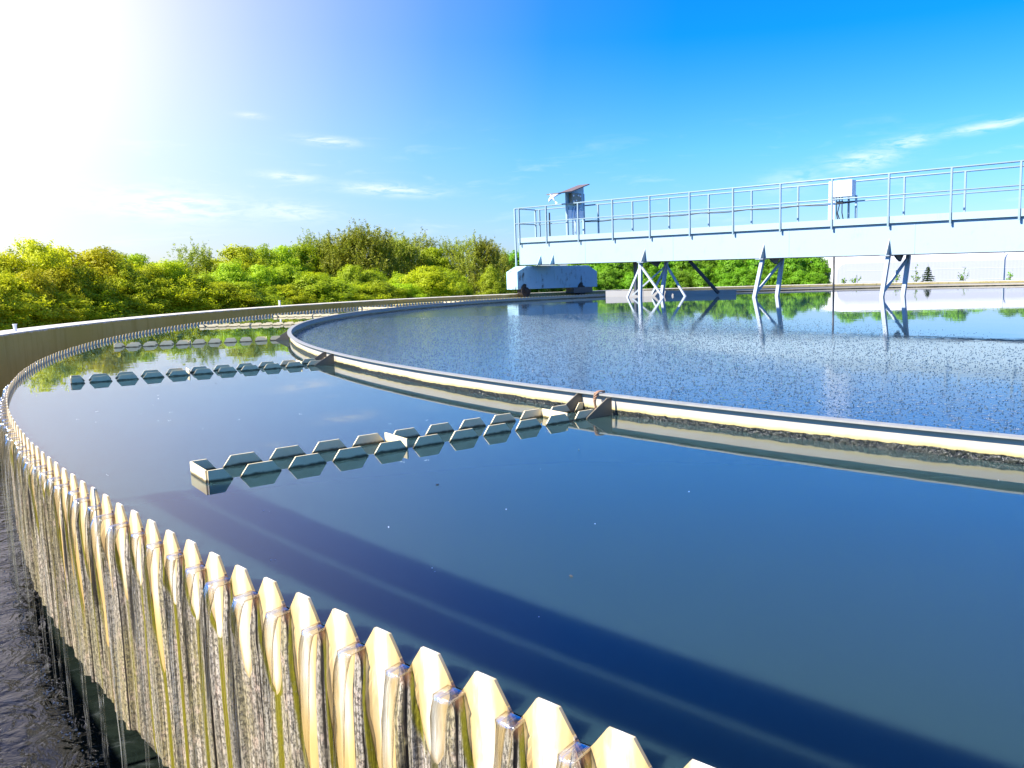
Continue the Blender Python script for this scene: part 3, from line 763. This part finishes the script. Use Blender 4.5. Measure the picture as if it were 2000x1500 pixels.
fs.append(tuple(range(mm))); fs.append(tuple((len(xs)-1)*mm+k for k in range(mm))[::-1])
obj('shell',vs,fs,M['hall'],hall)
MB().hexa([(x0+.5,yb-.006,.66),(x1,yb-.006,.66),(x1,yb-.002,.66),(x0+.5,yb-.002,.66),(x0+.5,yb-.006,.685),(x1,yb-.006,.685),(x1,yb-.002,.685),(x0+.5,yb-.002,.685)]).build('seam_strip',M['whitepaint'],hall)
MB().hexa([(x0+.3,yb-.006,.0),(x1,yb-.006,.0),(x1,yb-.002,.0),(x0+.3,yb-.002,.0),(x0+.3,yb-.006,.025),(x1,yb-.006,.025),(x1,yb-.002,.025),(x0+.3,yb-.002,.025)]).build('seam_strip',M['whitepaint'],hall)
MB().tube([(25.05,yb-.04,-1),(25.05,yb-.04,1.7)],.018,8).build('downpipe',M['steel'],hall,smooth=True)

# ================================================================== VEGETATION
def quads_obj(name, V, nq, m, parent):
    me=D.meshes.new(name); me.vertices.add(nq*4); me.vertices.foreach_set('co',V.astype(np.float32).ravel())
    me.loops.add(nq*4); me.loops.foreach_set('vertex_index',np.arange(nq*4,dtype=np.int32))
    me.polygons.add(nq); me.polygons.foreach_set('loop_start',np.arange(0,nq*4,4,dtype=np.int32))
    me.polygons.foreach_set('loop_total',np.full(nq,4,dtype=np.int32)); me.materials.append(m); me.update(calc_edges=True); me.validate()
    o=D.objects.new(name,me); COL.objects.link(o)
    if parent is not None: o.parent=parent
    return o
def leaves(rg, cen, nrm, size, aspect=.55, tilt=.7):
    n=len(cen)
    d=nrm+rg.normal(0,tilt,(n,3)); d/=np.linalg.norm(d,axis=1)[:,None]
    a=rg.normal(0,1,(n,3)); x=np.cross(d,a); x/=np.linalg.norm(x,axis=1)[:,None]; y=np.cross(d,x)
    s=size*rg.uniform(.6,1.3,(n,1))
    return np.stack([cen-x*s*.5, cen+y*s*aspect*.5+d*s*.06, cen+x*s*.5, cen-y*s*aspect*.5+d*s*.06],1)
def crown_r(t_,kind):
    if kind=='cone': return (1-t_)**.8*.95+.04
    if kind=='pine': return np.sin(np.pi*np.clip(t_*.80+.14,0,1))**.7
    return np.sin(np.pi*np.clip(t_*.86+.10,0,1))**.62
def make_tree(name, seed, h, w, ncl, per, ls, kind, leafm, cat, label, group):
    rg=np.random.default_rng(seed)
    root=empty(name,(0,0,0)); tag(root,label,cat,group)
    # lobes
    ph=rg.uniform(0,6.28,6)
    cen=[];nrm=[]
    for i in range(ncl):
        t_=rg.uniform(0,1)**.85; a=rg.uniform(0,2*np.pi)
        rad=w*crown_r(t_,kind)*(.80+.20*np.sin(3*a+ph[0]+5*t_)+.12*np.sin(5*a+ph[1]-7*t_))
        rr_=rad*rg.uniform(.62,1.0) if rg.random()<.82 else rad*rg.uniform(.2,.6)
        c=np.array([rr_*np.cos(a),rr_*np.sin(a),h*(.06+.90*t_)+rg.normal(0,.03)*h])
        out=np.array([np.cos(a),np.sin(a),.55+1.1*(t_-.4)]); out/=np.linalg.norm(out)
        cr_=(.13+.10*rg.random())*w*(1.25 if kind!='cone' else .8)
        if kind=='pine':
            # upright shoots carrying needle tufts
            for s_ in range(5):
                b=c+rg.normal(0,cr_*.6,3); up_=np.array([rg.normal(0,.25),rg.normal(0,.25),1])+out*.5; up_/=np.linalg.norm(up_)
                Ls=rg.uniform(.16,.34)*(1.35 if t_>.75 else 1); q=per//5
                f=rg.uniform(0,1,q)
                cen.append(b+up_*(f*Ls)[:,None]+rg.normal(0,.022,(q,3))); nrm.append(np.repeat(np.cross(up_,rg.normal(0,1,3))[None],q,0)*.4+rg.normal(0,.7,(q,3)))
        else:
            p=rg.normal(0,1,(per,3)); p/=np.linalg.norm(p,axis=1)[:,None]
            p=p*(cr_*rg.uniform(.35,1,(per,1))); p[:,2]*=.75
            cen.append(c+p); nrm.append(out[None]*.9+p/cr_*.8)
    cen=np.concatenate(cen); nrm=np.concatenate(nrm)
    if kind!='pine':                 # loose sprigs that break the outline
        k=max(6,ncl//7)
        for i in range(k):
            a=rg.uniform(0,2*np.pi); t_=rg.uniform(.45,1)
            base=np.array([w*crown_r(t_,kind)*.85*np.cos(a),w*crown_r(t_,kind)*.85*np.sin(a),h*(.06+.9*t_)])
            dr=np.array([.6*np.cos(a),.6*np.sin(a),.8]); f=np.linspace(0,1,30)
            cen=np.concatenate([cen,base+dr*(f*rg.uniform(.12,.26))[:,None]+rg.normal(0,.05,(30,3))]); nrm=np.concatenate([nrm,rg.normal(0,1,(30,3))])
    Vq=leaves(rg,cen,nrm,ls,.5 if kind!='pine' else .22,.38)
    quads_obj('crown',Vq.reshape(-1,3),len(cen),leafm,root)
    m=MB(); m.tube([(0,0,-.35),(0.02,0,.25*h),(.05,.03,.5*h),(.03,.05,.72*h)],[.05*w+.03,.045*w+.02,.03*w+.012,.008],8)
    for i in range(7):
        a=rg.uniform(0,6.28); t_=rg.uniform(.15,.7); L=w*.5
        p0=Vector((.03,.02,h*t_)); p1=p0+Vector((math.cos(a)*L*.5,math.sin(a)*L*.5,.07*h)); p2=p0+Vector((math.cos(a)*L,math.sin(a)*L,.12*h)); m.tube([p0,p1,p2],[.022,.014,.005],6)
    m.build('trunk',M['bark'],root,smooth=True)
    return root
def copy_tree(o):
    c=o.copy(); COL.objects.link(c)
    for ch in o.children:
        d=ch.copy(); COL.objects.link(d); d.parent=c
    return c
GT='trees in the belt beyond the tank'
PROT={
 'yellow':[make_tree('leafy_tree',15+i,3.0,1.2,190,120,.078,'round',M['leaf_glare'],'tree','leafy tree with yellow glare painted into its leaves at the left end of the belt beyond the wall',GT) for i in range(3)],
 'lime':[make_tree('leafy_tree',10+i,3.0,1.2,190,120,.078,'round',M['leaf_lime'],'tree','yellow green leafy tree in the belt beyond the tank wall',GT) for i in range(3)],
 'olive':[make_tree('leafy_tree',20+i,3.0,1.2,190,120,.078,'round',M['leaf_olive'],'tree','olive green bushy tree in the belt behind the tank wall',GT) for i in range(3)],
 'green':[make_tree('leafy_tree',30+i,3.0,1.2,170,80,.11,'round',M['leaf_green'],'tree','fresh green leafy tree in the belt beyond the bridge',GT) for i in range(3)],
 'pine':[make_tree('pine_tree',40+i,3.0,1.1,230,70,.11,'pine',M['needle'],'tree','dark olive pine with upright shoots behind the green bushes',GT) for i in range(3)],
}
USED=set(); rt_=random.Random(3)
def ray(u,v):
    return (fw + rt*((u-1137.074)/1573.875) + up*((732.68-v)/1573.875))
def plant(kind,u,vtop,dist,wid=None,gz=-1.0,label=None):
    """a tree whose top lies in the direction of the measured point (u, vtop) at ground distance dist"""
    d=ray(u,vtop); k=dist/math.hypot(d.x,d.y)
    x,y=d.x*k,d.y*k; top=.72+d.z*k
    i=rt_.randrange(3); pr=PROT[kind][i]
    if (kind,i) in USED: o=copy_tree(pr)
    else: o=pr; USED.add((kind,i))
    hh=(top-gz)/3.0
    w=wid or hh*rt_.uniform(.9,1.15)
    o.location=(x,y,gz); o.scale=(w,w*rt_.uniform(.9,1.1),hh); o.rotation_euler=(0,0,rt_.uniform(0,6.28))
    if label: o['label']=label
    return o
# left belt, back row
for u,v,dd,kd in ((-150,480,27,'lime'),(-70,488,27,'lime'),(5,498,26,'lime'),(68,470,26.5,'lime'),(125,486,28,'lime'),(188,487,28,'lime'),(222,496,30,'lime'),(262,500,31,'olive'),
    (300,520,32,'olive'),(338,514,33,'olive'),(380,497,33,'pine'),(412,505,34,'lime'),(470,478,33,'lime'),(505,484,37,'olive'),(552,484,38,'olive'),(590,484,39,'olive'),
    (612,475,40,'pine'),(650,478,41,'lime'),(668,470,39,'pine'),(700,466,39,'pine'),(722,460,39,'pine'),(760,474,41,'pine'),(785,476,42,'pine'),(818,472,44,'pine'),(845,490,43,'olive'),(880,484,44,'pine'),(918,478,42,'pine'),
    (948,478,42,'pine'),(975,500,45,'pine'),(1004,494,48,'green'),(1040,515,49,'green'),(1085,520,50,'green'),(1120,512,50,'green')):
    plant('yellow' if u<200 else kd,u,v+rt_.uniform(-3,3),dd)  # 'yellow': trees with the warm glare painted into their leaves
# left belt, front row of bushes
for i in range(20):
    u=-120+i*57+rt_.uniform(-12,12); f=(u+120)/1100
    v=545-14*math.sin(f*5)-f*18+rt_.uniform(-20,12)
    plant('yellow' if u<120 else 'lime' if u<330 else 'olive', u, v, 22.5+16*f, None)
for i in range(9):
    plant('olive' if i%3 else 'lime',470+i*52+rt_.uniform(-10,10),534+rt_.uniform(-5,7),33+i*.7,1.0)
# low fringe that closes the gaps at the foot of the belt
for i in range(22):
    u=-130+i*46+rt_.uniform(-10,10); f=(u+130)/1100
    plant('yellow' if u<100 else 'lime' if u<420 or i%3==0 else 'olive', u, 572-34*f+rt_.uniform(-22,16), 22.5+14*f, 1.15)
# belt behind the bridge
for i in range(17):
    u=1150+i*28+rt_.uniform(-6,4); plant('green',u,498+rt_.uniform(-12,9) if not 1455<u<1480 else 511,51+rt_.uniform(-1.5,1.5),1.0)
for i in range(13):
    plant('green',1155+i*36.5+rt_.uniform(-8,6),528+rt_.uniform(-7,7),47.5,.85)
# trees behind the hall, seen mirrored in the water
for i in range(9):
    plant('green',1660+i*52+rt_.uniform(-10,10),462+rt_.uniform(-10,14),66,1.7)

# young plants along the white hall
def sapling(u,v0,v1,wpx,dist,label,seed,name='young_tree',cat='sapling',nl=40):
    rg=np.random.default_rng(seed); d=ray(u,v0); k=dist/d.y; x,y=d.x*k,d.y*k; zb=.72+d.z*k; d1=ray(u,v1); zt=.72+d1.z*(dist/d1.y)
    root=empty(name,(x,y,zb-.85)); tag(root,label,cat,'young plants in front of the white hall')
    w=wpx/1573.875*dist/2; h=zt-zb
    m=MB(); cen=[]
    for b in range(5):
        a=rg.uniform(0,6.28); e=Vector((math.cos(a)*w*.8,math.sin(a)*w*.8,h*rg.uniform(.35,.95))) if b else Vector((0.02,0,h))
        p0=Vector((x,y,zb-.85)); p1=Vector((x,y,zb))+Vector((e.x*.4,e.y*.4,e.z*.45)); p2=Vector((x,y,zb))+e
        m.tube([p0,p1,p2],[.016,.011,.004],5)
        f=rg.uniform(.0,1,nl//5)[:,None]; cen.append(np.array(p1-root.location)*(1-f)+np.array(p2-root.location)*f+rg.normal(0,.05,(nl//5,3)))
    m.build('stem',M['bark'],root)
    cen=np.concatenate(cen); V=leaves(rg,cen,rg.normal(0,1,(len(cen),3)),.11,.6,.5)
    quads_obj('foliage',V.reshape(-1,3),len(cen),M['leaf_green'],root)
sapling(1648,557,544,14,44,'short leafy sprout at the left corner of the white hall',1,nl=40)
sapling(1671,556,537,25,44,'low spreading sapling with sparse leaves against the white hall',2,nl=60)
sapling(1749,555,527,22,44,'thin sapling seen between the two rightmost bridge legs',3,nl=60)
sapling(1788,554,520,15,44,'slim upright sapling just left of the little spruce',4,nl=75)
sapling(1882,554,521,24,44,'pointed sapling standing right of the little spruce',5,nl=75)
sapling(1972,552,530,9,44,'narrow upright sapling beside the downpipe of the hall',6,nl=45)
def spruce():
    d=ray(1812,554); k=44/d.y; x,y,zb=d.x*k,d.y*k,.72+d.z*k
    d1=ray(1812,516); zt=.72+d1.z*44/d1.y
    rg=np.random.default_rng(5); root=empty('spruce_tree',(x,y,zb-.5)); tag(root,'small dark spruce with tiered branches in front of the white hall','tree')
    h=zt-zb+.5; cen=[];nr=[]
    for i in range(9):
        t_=.30+i/9*.66; r_=.46*(1-t_)**.85*1.5; nb=9 if i<6 else 6
        for b in range(nb):
            a=b/nb*6.28+i*.7+rg.normal(0,.15); f=rg.uniform(.1,1,30)[:,None]; L=r_*rg.uniform(.7,1.1)
            cen.append(np.array([[math.cos(a)*L,math.sin(a)*L,-.06]])*f+np.array([[0,0,t_*h]])+rg.normal(0,.014,(30,3))); nr.append(np.tile([0,0,1.],(30,1)))
    cen=np.concatenate(cen); V=leaves(rg,cen,np.concatenate(nr),.10,.4,.5)
    quads_obj('crown',V.reshape(-1,3),len(cen),M['spruce'],root)
    MB().tube([(x,y,zb-.6),(x,y,zt)],[.03,.006],6).build('trunk',M['bark'],root)
spruce()

# ================================================================== GULL
def gull():
    d=ray(1079,386); k=34/d.y; c=Vector((d.x*k,d.y*k,.72+d.z*k))
    root=empty('gull',c); tag(root,'white gull gliding past the control stand','bird')
    X=Vector((.55,-.2,-.82)).normalized()    # tail direction
    Wv=Vector((.80,.25,.55)).normalized(); U_=X.cross(Wv).normalized()
    m=MB(); m.tube([c-X*.21,c-X*.19,c-X*.14,c-X*.05,c+X*.06,c+X*.15,c+X*.22],[.004,.022,.034,.048,.045,.022,.006],10); m.build('body',M['gull'],root,smooth=True)
    for sg,L in ((1,1.0),(-1,.55)):
        pts=[];m=MB()
        st=[(0,.0,.06,-.08),(.13,.03,.05,-.07),(.26,.02,.06,-.05),(.36,-.0,.07,-.01),(.44,.0,.08,.06)]
        up_=[];lo_=[]
        for s_,z_,b,a in st:
            p=c+Wv*(sg*s_*L)+U_*(z_); up_.append((p+X*a,p+X*b))
        vs=[];fs=[]
        for a,b in up_: vs += [a+U_*.006,b+U_*.004,b-U_*.004,a-U_*.006]
        for i in range(len(st)-1):
            for k_ in range(4): fs.append((i*4+k_,(i+1)*4+k_,(i+1)*4+(k_+1)%4,i*4+(k_+1)%4))
        fs += [(0,1,2,3),tuple(4*(len(st)-1)+q for q in (3,2,1,0))]
        m.add(vs,fs); m.build('wing',M['gull'],root,smooth=True)
    m=MB(); m.prism([c+X*.20-Wv*.02,c+X*.20+Wv*.02,c+X*.31+Wv*.05,c+X*.31-Wv*.05],U_*.006); m.build('tail',M['gull'],root)
gull()

# ================================================================== FLOATING BUBBLES AND SPECKS on the outer water
def bubbles():
    rg=random.Random(11); m=MB()
    def dome(p,r):
        vs=[];fs=[];n=8
        for i,el_ in enumerate((0,.5,1.0,1.35)):
            for k in range(n): a=6.283*k/n; vs.append(p+Vector((math.cos(a)*math.cos(el_)*r,math.sin(a)*math.cos(el_)*r,math.sin(el_)*r*.7)))
        for i in range(3):
            for k in range(n): fs.append((i*n+k,i*n+(k+1)%n,(i+1)*n+(k+1)%n,(i+1)*n+k))
        fs.append(tuple(3*n+k for k in range(n))); m.add(vs,fs)
    for i in range(60):
        a=rg.uniform(-150,-116); r=RW-.12-abs(rg.gauss(0,.8)); r=max(r,RB+.3)
        for j in range(rg.choice((1,1,1,2,3))): dome(P(a+rg.uniform(-.05,.05),r+rg.uniform(-.01,.01),.0005),rg.uniform(.0008,.0019))
    return m.build('foam_bubbles',M['bubble'],None,smooth=True)
tag(bubbles(),'tiny pale bubbles scattered over the outer ring of water','bubbles',kind='stuff')
def froth():
    """thousands of small standing bubbles on the water inside the baffle, one mesh"""
    rg=np.random.default_rng(21); N=330000
    a=rg.uniform(-180,-60,N)*math.pi/180; r=(RB-.03)*np.sqrt(rg.uniform(.05,1,N))
    x=CX+r*np.cos(a); y=CY+r*np.sin(a)
    ax,ay,bx,by=-1.2,25.0,4.0,6.4; ln=math.hypot(bx-ax,by-ay); nx,ny=(by-ay)/ln,-(bx-ax)/ln
    d=(x-ax)*nx+(y-ay)*ny; dist=np.hypot(x,y)
    p=np.clip((d+1.3)/2.2,0,1)**1.5*np.clip((11/dist)**1.6,.05,1)
    p*=np.where((x>-9)&(x<8)&(y<26),1,0)
    keep=rg.uniform(0,1,N)<p*.62; x=x[keep]; y=y[keep]; n=len(x)
    rad=rg.uniform(.0015,.0042,n)*np.clip(1+.02*np.hypot(x,y),1,1.3); K=7
    an=np.arange(K)/K*2*math.pi
    rings=[(1.0,-.002/.006*0),(.80,.58),(.36,.93)]
    V=np.empty((n,3*K+1,3),np.float32)
    for i_,(c_,h_) in enumerate(rings):
        V[:,i_*K:(i_+1)*K,0]=x[:,None]+np.cos(an)*rad[:,None]*c_; V[:,i_*K:(i_+1)*K,1]=y[:,None]+np.sin(an)*rad[:,None]*c_; V[:,i_*K:(i_+1)*K,2]=(rad*h_)[:,None]
    V[:,3*K,0]=x; V[:,3*K,1]=y; V[:,3*K,2]=rad
    f=[]
    for i_ in range(2):
        for k_ in range(K): k2=(k_+1)%K; f.append((i_*K+k_,i_*K+k2,(i_+1)*K+k2,(i_+1)*K+k_))
    q=np.array(f); tr=np.array([(2*K+k_,2*K+(k_+1)%K,3*K) for k_ in range(K)])
    base=(np.arange(n)*(3*K+1))[:,None,None]
    Q=(q[None]+base).reshape(-1,4); T=(tr[None]+base).reshape(-1,3)
    me=D.meshes.new('bubble_froth'); me.vertices.add(len(V)*(3*K+1)); me.vertices.foreach_set('co',V.ravel())
    li=np.concatenate([Q.ravel(),T.ravel()]).astype(np.int32); me.loops.add(len(li)); me.loops.foreach_set('vertex_index',li)
    npoly=len(Q)+len(T); me.polygons.add(npoly)
    me.polygons.foreach_set('loop_start',np.concatenate([np.arange(len(Q))*4,len(Q)*4+np.arange(len(T))*3]).astype(np.int32))
    me.polygons.foreach_set('loop_total',np.concatenate([np.full(len(Q),4),np.full(len(T),3)]).astype(np.int32))
    me.polygons.foreach_set('use_smooth',[True]*npoly); me.materials.append(M['froth']); me.update(calc_edges=True)
    o=D.objects.new('bubble_froth',me); COL.objects.link(o)
    return tag(o,'countless tiny clear bubbles standing on the dark water inside the baffle ring','bubbles',kind='stuff')
def m_froth():
    m,t = mat('clear_bubble'); gi=t.new('ShaderNodeNewGeometry').outputs['Random Per Island']
    finish(t, pri(t, t.mix(t.sstep(gi,.6,.95),(.02,.045,.07),(.10,.15,.19)), .10, IOR=1.333)); return m
M['froth']=m_froth()
froth()
def splash():
    rg=random.Random(12); m=MB()
    for k in range(-3,72):
        a0=idx2deg(k-.5+.165); 
        for j in range(rg.choice((3,6,12,20))):
            p=P(a0+rg.gauss(0,.07),RW+.05+abs(rg.gauss(0,.03)),-.949); r=rg.uniform(.0012,.0042)
            vs=[];n=6
            for el_ in (0,.6,1.15):
                for q in range(n): b=6.283*q/n; vs.append(p+Vector((math.cos(b)*math.cos(el_)*r,math.sin(b)*math.cos(el_)*r,math.sin(el_)*r*.8)))
            fs=[(i*n+q,i*n+(q+1)%n,(i+1)*n+(q+1)%n,(i+1)*n+q) for i in range(2) for q in range(n)]+[tuple(2*n+q for q in range(n))]
            m.add(vs,fs)
    return m.build('splash_foam',M['bubble'],None,smooth=True)
tag(splash(),'white foam splashing up where the water lands in the dark channel','foam',kind='stuff')
rg=random.Random(4); m=MB()
for i in range(22):
    p=P(rg.uniform(-170,-122),rg.uniform(16.7,18.55),.001); a=rg.uniform(0,3.1); l=rg.uniform(.005,.012)
    e=Vector((math.cos(a)*l,math.sin(a)*l,0)); w_=Vector((-math.sin(a)*l*.35,math.cos(a)*l*.35,0))
    m.hexa([p-e,p-w_,p+e,p+w_,p-e*.6+Vector((0,0,.003)),p-w_*.6+Vector((0,0,.003)),p+e*.6+Vector((0,0,.003)),p+w_*.6+Vector((0,0,.003))])
tag(m.build('floating_specks',M['debris']),'small dark specks of debris adrift between the left troughs','debris',kind='stuff')

# ------------------------------------------------------------------ render settings
SC.render.engine='CYCLES'; SC.cycles.use_denoising=True
try: SC.cycles.denoiser='OPENIMAGEDENOISE'
except Exception: pass
SC.cycles.max_bounces=8; SC.cycles.transparent_max_bounces=24; SC.cycles.caustics_reflective=False; SC.cycles.caustics_refractive=False
SC.cycles.sample_clamp_indirect=6
SC.view_settings.view_transform='Standard'; SC.view_settings.look='None'; SC.view_settings.gamma=1; SC.view_settings.exposure=1.5
SC.view_settings.use_curve_mapping=False
